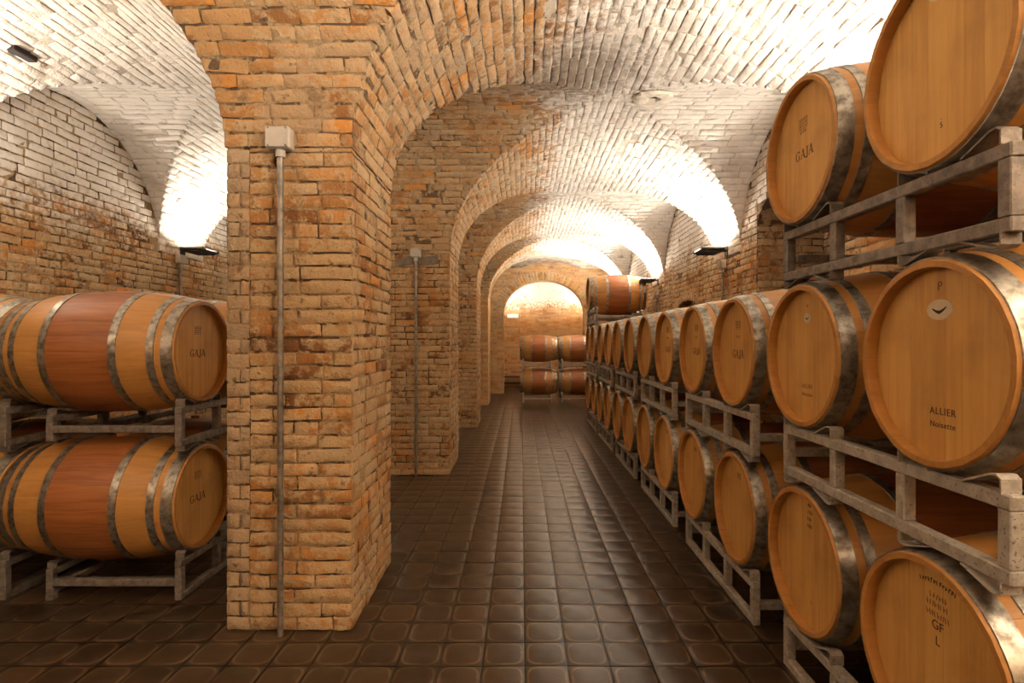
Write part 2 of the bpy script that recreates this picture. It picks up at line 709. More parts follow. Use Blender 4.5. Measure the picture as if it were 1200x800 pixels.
def wall_bricks(bk, origin, u, n, s0, s1, z0, z1, mat, keep=None, proud=.010, rough=1.0):
    """Running bond on a vertical plane: origin + s*u + z*Z."""
    o, u, n = np.array(origin, float), np.array(u, float), np.array(n, float)
    z, k = z0, 0
    up = np.array((0, 0, 1.0))
    while z < z1 - .02:
        hh = min(BH * random.uniform(.95, 1.05), z1 - z)
        for a, b in run(s0, s1, BL, (k % 2) * .5):
            c = o + u * ((a + b) / 2) + up * (z + hh / 2)
            if keep and not keep(a, b, z, z + hh):
                continue
            tilt = random.gauss(0, .008) * rough
            uu = u + up * tilt
            vv = up - u * tilt
            nn = n + u * random.gauss(0, .03) * rough + up * random.gauss(0, .04) * rough
            bk.put(c + n * (proud + random.gauss(0, .0024) * rough), uu, vv, nn, b - a - JT * random.uniform(.4, 1.2), hh - JT * random.uniform(.4, 1.2), mat)
        z += hh
        k += 1


# ------------------------------------------------------------------ floor
T = .1865
fl = MB().box((XLW - .3, Y0 - .3, -.25), (XW + 1.0, YB + .3, -.008)).build('floor', plain('floor_bed', (.03, .02, .012), .9))
tag(fl, 'dark brown floor of square worn cement tiles', kind='structure')
tiles = Bricks('tile')
for i in range(-22, 16):
    x = .015 + (i + .5) * T
    if not XLW < x < XW + .6:
        continue
    for j in range(-8, 80):
        y = 2.409 + (j + .5) * T
        if y > YB:
            continue
        if XPL + .06 < x < XPR - .06 and any(a + .06 < y < a + PD - .06 for a in PILLARS):
            continue
        tilt = np.array((random.gauss(0, .004), random.gauss(0, .004), 1))
        q = random.choice(((1, 0, 0), (0, 1, 0), (-1, 0, 0), (0, -1, 0)))
        u = np.array(q, float)
        v = np.cross((0, 0, 1), u)
        tiles.put((x, y, random.gauss(0, .0006) - .001), u, v, tilt, T, T, M['tile'])
tiles.finish(fl, 'tile')

# ------------------------------------------------------------------ vaults
def cos_samples(a, b, n):
    return [(a + b) / 2 - (b - a) / 2 * math.cos(PI * k / n) for k in range(n + 1)]


def vault_mesh(name, xs, ys, mat):
    V = [(warp(x, y), y, vault_h(x, y)) for y in ys for x in xs]
    nx = len(xs)
    Fq = [(j * nx + i, (j + 1) * nx + i, (j + 1) * nx + i + 1, j * nx + i + 1) for j in range(len(ys) - 1) for i in range(nx - 1)]
    me = mesh(name, V, Fq, mat, True)
    o = link(name, me)
    md = o.modifiers.new('thickness', 'SOLIDIFY')
    md.thickness = .15
    md.offset = -1
    return o


ys = [Y0]
for a, b in CELLS:
    ys += [y for y in cos_samples(a, b, 40) if Y0 < y < YD]
    ys += [y for y in np.linspace(b + .03, b + PD - .03, 6) if Y0 < y < YD]
ys = sorted(set(round(y, 4) for y in ys + [YD]))
XMID = XPL + .02
xs_main = sorted(set([XMID] + list(np.linspace(XMID + .12, XPR - .01, 5)) + cos_samples(XPR, XW, 56) + [XW + .12]))
xs_side = sorted(set([XMID] + cos_samples(XLW, XPL, 48) + [XLW - .12]))
ceil_main = vault_mesh('ceiling', xs_main, ys, M['mortar_vault'])
tag(ceil_main, 'limewashed brick groin vault over the barrel aisle', kind='structure')
ceil_side = vault_mesh('ceiling', xs_side, ys, M['mortar_vault'])
ceil_side.name = 'ceiling_side'
tag(ceil_side, 'whitewashed brick vault over the aisle behind the pillars', kind='structure')


def arc_steps(half, step):
    """Parameters t in (-1..1) on an ellipse (half, RISE), equally spaced along the arc; returns (t, dt arc half) list."""
    th = np.linspace(0, PI, 2000)
    x, z = -half * np.cos(th), RISE * np.sin(th)
    s = np.concatenate([[0], np.cumsum(np.hypot(np.diff(x), np.diff(z)))])
    n = int(round(s[-1] / step))
    out = []
    for k in range(n):
        sm = (k + .5) / n * s[-1]
        t = np.interp(sm, s, th)
        tx, tz = half * math.sin(t), RISE * math.cos(t)
        L = math.hypot(tx, tz)
        out.append((-math.cos(t), math.sin(t), tx / L, tz / L, s[-1] / n))
    return out


def vault_bricks(bk_main, bk_side, ymax_main, ymax_side):
    mat = M['brick_vault']
    # barrel along the aisle: courses run along y
    for bk, xc, half, ymax in ((bk_main, MXC, MA, ymax_main), (bk_side, LXC, LA, ymax_side)):
        for k, (t, hz, tx, tz, st) in enumerate(arc_steps(half, BH)):
            x, z = xc + t * half, SPR + RISE * hz
            nrm = np.array((tz, 0, -tx)) * (1 if True else 0)
            # inward (down) normal
            for a, b in CELLS:
                # solid part behind cell b .. next a: main shows where |yrel| > |t| in the neighbouring cells
                yc0, hb0 = (a + b) / 2, (b - a) / 2
                lo = yc0 + hb0 * abs(t)
                hi = yc0 + PITCH - hb0 * abs(t)
                for p, q in run(lo, min(hi, YD), BL, (k % 2) * .5):
                    y = (p + q) / 2
                    if y > ymax or y < .3:
                        continue
                    wob = random.gauss(0, .02)
                    u = np.array((tx * wob, 1, tz * wob))
                    v = np.array((tx, -wob, tz))
                    nn = nrm + np.array((0, random.gauss(0, .03), 0)) + v * random.gauss(0, .05)
                    c = np.array((warp(x, y), y, z)) + nrm * (.0050 + random.gauss(0, .0020))
                    # u x v must equal n
                    if np.dot(np.cross(u, v), nrm) < 0:
                        u = -u
                    bk.put(c, u, v, nn, q - p - JT * random.uniform(.3, 1.2), st - JT * random.uniform(.3, 1.1), mat)
    # cross vaults: courses run along x
    for a, b in CELLS:
        yc, half = (a + b) / 2, (b - a) / 2
        if b < .5 or a > ymax_main:
            continue
        for k, (t, hz, ty, tz, st) in enumerate(arc_steps(half, BH)):
            y, z = yc + t * half, SPR + RISE * hz
            if y > YD - .05:
                continue
            nrm = np.array((0, tz, -ty))
            spans = [(MXC + MA * abs(t), XW, bk_main), (LXC + LA * abs(t), MXC - MA * abs(t), None), (XLW, LXC - LA * abs(t), bk_side)]
            for lo, hi, bk in spans:
                for p, q in run(lo, hi, BL, (k % 2) * .5):
                    x = (p + q) / 2
                    bb = bk or (bk_main if x > XMID else bk_side)
                    if y > (ymax_main if bb is bk_main else ymax_side):
                        continue
                    wob = random.gauss(0, .02)
                    u = np.array((1, ty * wob, tz * wob))
                    v = np.array((-wob, ty, tz))
                    nn = nrm + np.array((random.gauss(0, .03), 0, 0)) + v * random.gauss(0, .05)
                    c = np.array((warp(x, y), y, z)) + nrm * (.0050 + random.gauss(0, .0020))
                    if np.dot(np.cross(u, v), nrm) < 0:
                        u = -u
                    bb.put(c, u, v, nn, q - p - JT * random.uniform(.3, 1.2), st - JT * random.uniform(.3, 1.1), mat)


bk_main, bk_side = Bricks(), Bricks()
vault_bricks(bk_main, bk_side, 12.2, 8.2)
bk_main.finish(ceil_main)
bk_side.finish(ceil_side)

# plaster rosette at the crown of the second bay
pb = MB()
cx, cy = 1.10, 4.62
cz = vault_h(cx, cy)
ringv, ringf = [], []
NR = 18
for k in range(NR):
    th = 2 * PI * k / NR
    for rr, dz in ((.165, .0), (.15, -.022), (.10, -.03), (.06, -.022), (.045, .01)):
        r2 = rr * random.uniform(.9, 1.1)
        px, py = cx + r2 * math.cos(th), cy + r2 * math.sin(th)
        ringv.append((px, py, vault_h(px, py) - .012 + dz))
for k in range(NR):
    for i in range(4):
        a, b = k * 5 + i, ((k + 1) % NR) * 5 + i
        ringf.append((a, b, b + 1, a + 1))
pb.add(ringv, ringf)
ros = pb.build('plaster_boss', M['plaster'], ceil_main, True)
tag(ros, 'pale plaster patch around a small hole in the crown')
MB().tube([(cx, cy, cz - .005), (cx, cy, cz + .05)], .05, 12).build('hole', M['black'], ros)
# square socket in the side vault
hx, hy = -3.27, 3.60
hz_ = vault_h(hx, hy)
so = MB().box((hx - .055, hy - .085, hz_ - .012), (hx + .055, hy + .085, hz_ + .05), .006).build('socket_hole', M['black'], ceil_side)
tag(so, 'dark square hole in the whitewash')

# ------------------------------------------------------------------ walls
def under_vault_wall(zcap=3.6):
    return zcap


# side wall beyond the far aisle
wl = MB().box((XLW - .3, Y0, 0), (XLW, YD, 3.62)).build('wall_left', M['mortar'])
tag(wl, 'ochre brick wall behind the barrels of the side aisle', kind='structure')
bk = Bricks()
wall_bricks(bk, (XLW, 0, 0), (0, -1, 0), (1, 0, 0), -8.6, -1.0, 0, 3.5, M['brick_wall'],
            keep=lambda a, b, z0, z1: z1 < h_trans(-(a + b) / 2) + .02 and z1 < max(h_trans(-a), h_trans(-b)) + .03, proud=.0066, rough=1.0)
bk.finish(wl)

# wall behind the long row of racks, with an arched niche
NICHES = [(3.95, 5.40, 2.52, .30, 2.95), (6.98, 8.42, 1.60, .36, 2.44)]     # from, to, springing, rise, depth


def niche_h(y, n):
    c, h = (n[0] + n[1]) / 2, (n[1] - n[0]) / 2
    return n[2] + n[3] * math.sqrt(max(0, 1 - ((y - c) / h) ** 2))


wr = MB()
edges = [Y0] + [e for n in NICHES for e in n[:2]] + [YD]
for i in range(0, len(edges), 2):
    wr.box((XW, edges[i], 0), (XW + .9, edges[i + 1], 3.62))
for n in NICHES:
    wr.box((n[4], n[0], 0), (XW + .9, n[1], 3.62))
    sy = cos_samples(n[0], n[1], 16)
    for p, q in zip(sy[:-1], sy[1:]):
        a, b = niche_h(p, n), niche_h(q, n)
        wr.add([(XW, p, a), (XW, q, b), (XW, q, 3.62), (XW, p, 3.62), (n[4], p, a), (n[4], q, b), (n[4], q, 3.62), (n[4], p, 3.62)],
               [(0, 1, 2, 3), (4, 7, 6, 5), (0, 4, 5, 1)])
wr = wr.build('wall_right', M['mortar'])
tag(wr, 'rough ochre brick wall with arched niches behind the long barrel row', kind='structure')
bk = Bricks()


def keep_right(a, b, z0, z1):
    y = (a + b) / 2
    if z1 > h_trans(y) + .02 or z1 > max(h_trans(a), h_trans(b)) + .03:
        return False
    for n in NICHES:
        if b > n[0] + .01 and a < n[1] - .01 and z0 < niche_h(min(max(y, n[0]), n[1]), n) - .01:
            return False
    return True


NB = NICHES[0][1]
for a, b in ((1.2, NICHES[0][0]), (NICHES[0][0], NB), (NB, NICHES[1][0]), (NICHES[1][0], NICHES[1][1]), (NICHES[1][1], 12.6)):
    wall_bricks(bk, (XW, 0, 0), (0, 1, 0), (-1, 0, 0), a, b, 1.1, 3.5, M['brick_wall'], keep=keep_right, proud=.0066, rough=1.0)
for n in NICHES:
    wall_bricks(bk, (0, n[1], 0), (-1, 0, 0), (0, -1, 0), -n[4], -XW, .9, n[2], M['brick'], proud=.0066, rough=1.0)
    wall_bricks(bk, (n[4], 0, 0), (0, 1, 0), (-1, 0, 0), n[0], n[1], .9, n[2] + n[3], M['brick_wall'], proud=.0066, rough=1.0,
                keep=lambda a, b, z0, z1, n=n: z1 < min(niche_h(a, n), niche_h(b, n)) + .04)
n = NICHES[1]
for k in range(22):                                   # the low niche has a ring of bricks on edge
    th = PI * (k + .5) / 22
    c, s_ = math.cos(th), math.sin(th)
    hh = (n[1] - n[0]) / 2
    nn = Vector((0, c * n[3], s_ * hh)).normalized()
    py, pz = (n[0] + n[1]) / 2 + hh * c + nn.y * .055, n[2] + n[3] * s_ + nn.z * .055
    bk.put((XW - .012, py, pz), tuple(nn), (0, -nn.z, nn.y), (-1, 0, 0), .115, .075, M['brick'])
bk.finish(wr)

# wall behind the viewer
wb = MB().box((XLW - .3, Y0 - .3, 0), (XW + .9, Y0, 3.62)).build('wall_front', M['brick_far'])
tag(wb, 'brick wall closing the cellar behind the viewer', kind='structure')

# end of the side aisle, past the last visible bay
we = MB().box((XLW - .3, YD, 0), (XPL, YD + .3, 3.62)).build('wall_side', M['brick_far'])
tag(we, 'brick end wall of the side aisle', kind='structure')

# ------------------------------------------------------------------ pillars
labels = ['brick pillar beside the viewer', 'large brick pillar with conduit at its middle, first in the row',
          'second brick pillar in the row, grey patch under its junction box', 'third brick pillar in the row',
          'fourth brick pillar in the row, before the end arch']
for k, yf in enumerate(PILLARS):
    xr = XPR + shift(yf + PD / 2)
    x1 = xr - .012
    pl = MB().box((XPL + .01, yf + .01, 0), (x1, yf + PD - .01, 2.62 if k else 2.4)).build('pillar', M['mortar'] if k < 4 else M['brick_far'])
    tag(pl, labels[k], kind='structure')
    if k == 0 or k > 3:
        continue
    bk = Bricks()
    strip = .115 if k == 1 else 0
    f0, f1 = XPL + strip, x1 + .012
    wall_bricks(bk, (0, yf + .008, 0), (1, 0, 0), (0, -1, 0), f0, f1, 0, SPR, M['brick'], proud=.0066, rough=1.0)
    wall_bricks(bk, (x1, 0, 0), (0, 1, 0), (1, 0, 0), yf + .012, yf + PD, 0, SPR, M['brick'], proud=.0066, rough=1.0)
    if strip:
        z, i = 0.0, 0
        while z < 2.3:
            hh = .071
            cuts = [(0, .115)] if i % 2 == 0 else [(0, .066), (.066, .115)]
            for a, b in cuts:
                bk.put((XPL + (a + b) / 2 + .003, yf + .008 - .003, z + hh / 2), (1, 0, 0), (0, 0, 1), (random.gauss(0, .01), -1, random.gauss(0, .01)),
                       b - a - .003, hh - .004, M['brick_grey'])
            z += hh
            i += 1
    bk.finish(pl)
    # arch springing above the pillar side, joins pillar and vault
    if k == 2:
        pa = MB()
        pv = [(-1.30, .0), (-1.18, .05), (-1.0, .04), (-.88, .055), (-.86, -.03), (-1.0, -.045), (-1.15, -.03), (-1.28, -.06)]
        n = len(pv)
        pa.add([(x, yf - .004, 2.24 + z) for x, z in pv] + [(x, yf - .020, 2.24 + z) for x, z in pv],
               [tuple(range(n, 2 * n))] + [(i, (i + 1) % n, n + (i + 1) % n, n + i) for i in range(n)])
        o = pa.build('cement_patch', plain('grey_cement', (.20, .155, .11), .95, 0, .3, 25, .6), pl)
        tag(o, 'grey cement patch')

# ------------------------------------------------------------------ end arch and end wall
AX, AR, ASP, ARI = .60, 1.06, 2.12, .86


def arch_h(x):
    t = (x - AX) / AR
    return ASP + ARI * math.sqrt(max(0, 1 - t * t))


ea = MB()
YT = .42
ea.box((XPL, YD, 0), (AX - AR, YD + YT, 3.62))
ea.box((AX + AR, YD, 0), (XW + .9, YD + YT, 3.62))
sx_ = cos_samples(AX - AR, AX + AR, 24)
for p, q in zip(sx_[:-1], sx_[1:]):
    a, b = arch_h(p), arch_h(q)
    ea.add([(p, YD, a), (q, YD, b), (q, YD, 3.62), (p, YD, 3.62), (p, YD + YT, a), (q, YD + YT, b), (q, YD + YT, 3.62), (p, YD + YT, 3.62)],
           [(0, 1, 2, 3), (4, 7, 6, 5), (0, 4, 5, 1)])
ea = ea.build('wall_end_arch', M['brick_far'])
tag(ea, 'cross wall with a round brick arch at the far end of the aisle', kind='structure')
for k in range(46):
    th = PI * (k + .5) / 46
    for (ry, dep) in ((0, .0),):
        c, s = math.cos(th), math.sin(th)
        px, pz = AX + (AR + .11) * c, ASP + (ARI + .11) * s
        nn = Vector((c * (ARI), 0, s * AR)).normalized()
        tt = Vector((-nn.z, 0, nn.x))
        o = link('brick', var_mesh(k % NV, M['brick'], 'brick'), ea)
        w = .062
        o.matrix_basis = Matrix(((nn.x * .23, tt.x * w, 0, px), (0, 0, -1, YD - .012), (nn.z * .23, tt.z * w, 0, pz), (0, 0, 0, 1)))
ev = []
xs_e = cos_samples(AX - AR - .35, AX + AR + .6, 28)
ec, eh = AX + .125, AR + .475
top = lambda x: 2.15 + 1.0 * math.sqrt(max(0, 1 - ((x - ec) / eh) ** 2))
cv = MB()
for p, q in zip(xs_e[:-1], xs_e[1:]):
    cv.add([(p, YD + YT, top(p)), (q, YD + YT, top(q)), (q, YB, top(q)), (p, YB, top(p)), (p, YD + YT, top(p) + .1), (q, YD + YT, top(q) + .1), (q, YB, top(q) + .1), (p, YB, top(p) + .1)],
           [(0, 1, 2, 3), (4, 7, 6, 5)])
ce = cv.build('ceiling_end', M['mortar_vault'], None, True)
tag(ce, 'white barrel vault beyond the end arch', kind='structure')
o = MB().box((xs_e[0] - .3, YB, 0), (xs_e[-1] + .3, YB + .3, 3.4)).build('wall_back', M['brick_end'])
tag(o, 'orange brick wall closing the far end of the aisle', kind='structure')
o = MB().box((xs_e[0] - .3, YD + YT, 0), (xs_e[0] + .02, YB, 3.4)).build('wall_end_left', M['brick_far'])
tag(o, 'short side wall beyond the end arch, pillar side', kind='structure')
o = MB().box((xs_e[-1] - .02, YD + YT, 0), (xs_e[-1] + .3, YB, 3.4)).build('wall_end_right', M['brick_far'])
tag(o, 'short side wall beyond the end arch, rack side', kind='structure')

# ------------------------------------------------------------------ uplights
def uplight(x, y, z, side, label, seen=True, power=1.0):
    """side +1: wall on +x. The lamp body hangs off the wall and shines up."""
    t = thing('uplight', label, 'lamp', (x, y, z - .09), 0, 'uplights on the wall piers')
    s = -side
    b = MB().box((min(s * .07, s * .33), -.17, .045), (max(s * .07, s * .33), .17, .085), .012).build('housing', M['lamp_body'], t)
    f = MB()
    for k in range(7):
        yy = -.13 + k * .043
        f.box((min(s * .10, s * .30), yy - .006, .028), (max(s * .10, s * .30), yy + .006, .046))
    f.build('cooling_fin', M['lamp_body'], t)
    MB().box((min(s * .10, s * .30), -.14, .0845), (max(s * .10, s * .30), .14, .088)).build('lens', M['led'], t)
    MB().box((min(0, s * .012), -.05, 0), (max(0, s * .012), .05, .11), .003).build('wall_plate', M['lamp_body'], t)
    MB().box((min(s * .01, s * .09), -.02, .05), (max(s * .01, s * .09), .02, .075), .004).build('bracket', M['lamp_body'], t)
    ld = bpy.data.lights.new('uplight_beam', 'AREA')
    ld.shape = 'RECTANGLE'
    ld.size, ld.size_y = .2, .28
    ld.energy = LAMP_POWER * power
    ld.color = LAMP_COLOR
    lo = link('uplight_beam', ld, t)
    lo.location = (s * .2, 0, .10)
    lo.rotation_euler = (PI, 0, 0)
    lo.rotation_euler = Vector((s * .30, 0, 1)).to_track_quat('-Z', 'Y').to_euler()
    return t


ZL = 2.44
for k, y in enumerate((-1.7, 0.0, 3.1, 6.2, 9.3, 12.4)):  # rearmost lamp is an unseen added fill, the next is boosted
    nm = ['behind the viewer, added unseen as fill', 'over the viewer', 'hidden behind the top tier of barrels', 'third of the wall above the racks, past the niche', 'fourth above the racks', 'last above the racks before the end arch'][k]
    uplight(XW, y, ZL, 1, 'dark wall uplight ' + nm, power=(FILL_BOOST if k < 2 else 2.6 if k == 5 else 1.3 if k == 4 else .6 if k == 2 else .85))
for k, y in enumerate((-1.7, 0.0, 3.1, 6.2, 9.3)):  # here too the rearmost is added out of view for fill
    nm = ['behind the viewer, added unseen as fill', 'beside the viewer', 'ahead of the viewer', 'on ochre wall above a junction box', 'behind the pillars'][k]
    uplight(XLW, y, ZL, -1, 'dark side-aisle uplight ' + nm, power=(FILL_BOOST * .36 if k < 2 else .46))
uplight(AX + AR + .58, 15.9, 2.1, 1, 'uplight beyond the end arch, rack side', power=.6)
uplight(AX - AR - .33, 15.9, 2.1, -1, 'uplight beyond the end arch, pillar side', power=.6)

# ------------------------------------------------------------------ conduits and boxes
def conduit(x, y, ztop, n, label, size=.115, r=.0145, zbot=0.0):
    """n: outward wall direction (2D)."""
    t = thing('conduit', label, 'pipe', (x, y, zbot))
    nx, ny = n
    px, py = nx * .03, ny * .03
    bx = (.5 * size if ny else .028)
    by = (.5 * size if nx else .028)
    ox, oy = nx * .034, ny * .034
    zt = ztop - zbot
    bo = MB().box((ox - bx, oy - by, zt - size * .45), (ox + bx, oy + by, zt + size * .45), .006).build('junction_box', M['box'], t)
    lx, ly = nx * .066, ny * .066
    MB().box((lx - (bx * .96 if ny else .006), ly - (by * .96 if nx else .006), zt - size * .42),
             (lx + (bx * .96 if ny else .006), ly + (by * .96 if nx else .006), zt + size * .42), .003).build('box_lid', M['box'], bo)
    for sx in (-1, 1):
        for sz in (-1, 1):
            q = size * .36
            c = Vector((lx + (sx * q if ny else 0), ly + (sx * q if nx else 0), zt + sz * q))
            d = Vector((nx, ny, 0))
            MB().tube([c, c + d * .008], .005, 8).build('screw', M['conduit'], bo)
    MB().tube([(px, py, 0), (px, py, zt - size * .45)], r, 12).build('pipe', M['conduit'], t, True)
    MB().tube([(px, py, zt - size * .45 - .035), (px, py, zt - size * .45 + .002)], r * 1.55, 12).build('gland', M['box'], t, True)
    for f in (.24, .62):
        zz = zt * f
        MB().tube([(px, py, zz - .012), (px, py, zz + .012)], r * 1.35, 12).build('pipe_clip', M['conduit'], t, True)
    return t


conduit(-1.152, PF - .012, 2.372, (0, -1), 'galvanised conduit with grey junction box on the large front pillar')
conduit(-1.095, PILLARS[2] - .012, 2.315, (0, -1), 'galvanised conduit and small box on the second pillar', .105, .015)
conduit(XW - .012, 6.22, 2.26, (-1, 0), 'conduit with junction box on the wall behind the racks', .11, .014, .4)
conduit(XLW + .012, 6.10, 2.30, (1, 0), 'conduit with junction box on the side-aisle wall', .11, .014, .4)
conduit(XW - .012, 9.2, 2.20, (-1, 0), 'conduit on the wall behind the lone top barrel', .11, .014, .4)

# white emergency lamp on the end wall
t = thing('emergency_lamp', 'small white emergency lamp on the far end wall', 'lamp', (-.26, YB, 2.06))
MB().box((-.17, -.07, 0), (.17, 0, .13), .012).build('housing', plain('white_plastic', (.8, .74, .62), .4), t)
MB().box((-.15, -.078, .02), (.15, -.07, .11)).build('diffuser', plain('milky_plastic', (.85, .8, .7), .3), t)
# dark low shelf at the end wall
t = thing('low_bench', 'dark low wooden bench against the far end wall', 'bench', (-.28, YB - .3, 0))
MB().box((-.42, -.16, .30), (.55, .16, .345), .006).build('seat', plain('dark_wood', (.06, .03, .015), .6), t)
for sx in (-.36, .44):
    MB().box((sx - .03, -.14, 0), (sx + .03, .14, .30)).build('leg', plain('dark_wood', (.06, .03, .015), .6), t)
MB().box((-.36, -.02, .10), (.44, .02, .16)).build('stretcher', plain('dark_wood', (.06, .03, .015), .6), t)

# ------------------------------------------------------------------ barrels
BLEN, RC, RB, TH = .95, .288, .347, .026
NST = 26
HEAD_X = .040


def rad(x):
    q = 2 * x / BLEN - 1
    return RC + (RB - RC) * (1 - abs(q) ** 2.1)


def stave_data(single):
    xs = [0, .012, .06, .16, .29, .475, .66, .79, .89, .938, BLEN]
    w = 2 * PI / NST
    mb = MB()
    for s in ([0] if single else range(NST)):
        a0 = s * w
        V = []
        for i, x in enumerate(xs):
            r = rad(x) - (.004 if x in (0, BLEN) else 0)
            ri = rad(x) - TH + (.006 if x in (0, BLEN) else 0)
            for da, rr in ((-.4985 * w, r - .0005), (-.44 * w, r), (0, r + .0014), (.44 * w, r), (.4985 * w, r - .0005), (.4985 * w, ri), (.25 * w, ri), (0, ri), (-.25 * w, ri), (-.4985 * w, ri)):
                V.append((x, -math.sin(a0 + da) * rr, math.cos(a0 + da) * rr))
        Fq = []
        for i in range(len(xs) - 1):
            for k in range(10):
                a, b = i * 10 + k, i * 10 + (k + 1) % 10
                Fq.append((a, b, b + 10, a + 10))
        Fq += [tuple(range(10))[::-1], tuple((len(xs) - 1) * 10 + k for k in range(10))]
        mb.add(V, Fq)
    return mb


me_stave = stave_data(True).data('stave', M['stave'], True)
me_staves = stave_data(False).data('staves', M['stave'], True)
a_ = me_staves.attributes.new('bc', 'FLOAT', 'POINT')
rr_ = [random.random() for _ in range(NST)]
a_.data.foreach_set('value', [rr_[i // 110] for i in range(len(me_staves.vertices))])


def board_data(y0, y1, R, x0, x1):
    """A head board: the strip y0..y1 of a disc, edges eased."""
    g = .0002
    a, b = y0 + g, y1 - g
    def outline(a, b, R):
        pts = []
        n = 7
        for k in range(n):
            y = a + (b - a) * k / (n - 1)
            y = max(-R * .9995, min(R * .9995, y))
            pts.append((y, math.sqrt(max(0, R * R - y * y))))
        return pts + [(y, -z) for y, z in reversed(pts)]
    po, pi_ = outline(a, b, R), outline(a + .0007, b - .0007, R - .0007)
    n = len(po)
    V = [(x1, y, z) for y, z in po] + [(x0 + .0006, y, z) for y, z in po] + [(x0, y, z) for y, z in pi_]
    Fq = []
    for i in range(n):
        j = (i + 1) % n
        Fq += [(i, j, n + j, n + i), (n + i, n + j, 2 * n + j, 2 * n + i)]
    Fq += [tuple(range(2 * n, 3 * n)), tuple(range(n))[::-1]]
    return MB().add(V, Fq)


RH = rad(HEAD_X) - TH + .001
cuts = [-RH, -.205, -.143, -.078, -.02, .05, .112, .18, RH]
me_boards = [board_data(cuts[i], cuts[i + 1], RH, HEAD_X, HEAD_X + .02).data('head_board', M['head']) for i in range(8)]
far_head = MB()
for i in range(8):
    far_head.add(board_data(cuts[i], cuts[i + 1], RH, HEAD_X, HEAD_X + .02).v, board_data(cuts[i], cuts[i + 1], RH, HEAD_X, HEAD_X + .02).f)
me_head = far_head.data('head', M['head'])
a_ = me_head.attributes.new('bc', 'FLOAT', 'POINT')
a_.data.foreach_set('value', [(i // 42) * .37 % 1 for i in range(len(me_head.vertices))])


def hoop_data(x0, x1, n=56):
    t = .0028
    mb = MB()
    V = []
    for k in range(n):
        th = 2 * PI * k / n
        for x, d in ((x0, .0), (x0 + .001, t), ((x0 + x1) / 2, t + .0006), (x1 - .001, t), (x1, .0)):
            r = rad(x) + d + .0008
            V.append((x, r * math.sin(th), r * math.cos(th)))
    Fq = [(k * 5 + i, ((k + 1) % n) * 5 + i, ((k + 1) % n) * 5 + i + 1, k * 5 + i + 1) for k in range(n) for i in range(4)]
    return mb.add(V, Fq).data('hoop', M['hoop'], True)


hx_ = [(.008, .062), (.092, .130), (.272, .312)]
HOOPS = hx_ + [(BLEN - b, BLEN - a) for a, b in reversed(hx_)]
me_hoops = [hoop_data(a, b) for a, b in HOOPS]
rv = MB()
for k in range(2):
    pass


def rivet_mesh():
    mb = MB()
    V = [(0, 0, .0025)]
    for k in range(8):
        V.append((.006 * math.cos(2 * PI * k / 8), .006 * math.sin(2 * PI * k / 8), 0))
    return mb.add(V, [(0, 1 + k, 1 + (k + 1) % 8) for k in range(8)]).data('rivet', M['hoop'], True)


me_rivet = rivet_mesh()


def lap_data(x0, x1):
    V = []
    n = 9
    for k in range(n):
        th = (-.13 + .26 * k / (n - 1))
        for j in range(3):
            x = x0 + .002 + (x1 - x0 - .004) * j / 2
            r_ = rad(x) + .0052
            q = th + (.035 * (1 - (j - 1) ** 2) if k == n - 1 else 0)
            V.append((x, -math.sin(q) * r_, math.cos(q) * r_))
    V += [(x, y * .994, z * .994) for x, y, z in V]
    Fq = [(k * 3 + j, k * 3 + j + 1, k * 3 + j + 4, k * 3 + j + 3) for k in range(n - 1) for j in range(2)]
    m = n * 3
    rim = [k * 3 for k in range(n)] + [(n - 1) * 3 + 1] + [k * 3 + 2 for k in reversed(range(n))] + [1]
    Fq += [(rim[i], rim[(i + 1) % len(rim)], m + rim[(i + 1) % len(rim)], m + rim[i]) for i in range(len(rim))]
    return MB().add(V, Fq).data('hoop_lap', M['hoop'], True)


me_laps = [lap_data(a, b) for a, b in HOOPS]
me_bung = MB().tube([(0, 0, -.02), (0, 0, .012), (0, 0, .016)], .03, 16).data('bung', M['bung'], True)

# lettering -------------------------------------------------------------
def glyphs(word):
    """Roman capitals with serifs, drawn as polygons; cap height 1."""
    polys, x = [], 0.0
    def ring(cx, cy, rx, ry, tx, ty, a0, a1, n=20):
        out = []
        for k in range(n):
            p, q = a0 + (a1 - a0) * k / n, a0 + (a1 - a0) * (k + 1) / n
            P = lambda a, f: (cx + (rx - f * tx) * math.cos(a), cy + (ry - f * ty) * math.sin(a))
            out.append([P(p, 0), P(q, 0), P(q, 1), P(p, 1)])
        return out
    for ch in word:
        g = []
        if ch == 'A':
            g = [[(.03, 0), (.10, 0), (.45, 1), (.37, 1)], [(.35, 1.02), (.49, 1.02), (.84, 0), (.65, 0)], [(.16, .32), (.66, .32), (.66, .39), (.18, .39)],
                 [(-.05, 0), (.21, 0), (.21, .05), (-.05, .05)], [(.55, 0), (.93, 0), (.93, .05), (.55, .05)]]
            adv = .97
        elif ch == 'J':
            g = [[(.26, .10), (.43, .10), (.43, 1), (.26, 1)], [(.12, .95), (.57, .95), (.57, 1), (.12, 1)]]
            g += ring(.205, .10, .225, .27, .15, .08, 0, -PI * .85, 10)
            g += ring(.03, .03, .07, .07, .07, .07, 0, 2 * PI, 8)
            adv = .62
        elif ch == 'G':
            g = ring(.46, .5, .46, .53, .15, .06, math.radians(42), math.radians(318), 24)
            g += [[(.66, .10), (.83, .06), (.83, .44), (.66, .44)], [(.55, .41), (.95, .41), (.95, .46), (.55, .46)], [(.74, .80), (.80, .66), (.82, 1.0), (.78, 1.0)]]
            adv = 1.06
        polys += [[(px + x, py) for px, py in p] for p in g]
        x += adv
    return polys, x - .04


def on_head(u, v, d=0.0):
    """A point on the barrel head: u to the reader's right, v up from the centre."""
    return (HEAD_X - .0006 - d, -u, v)


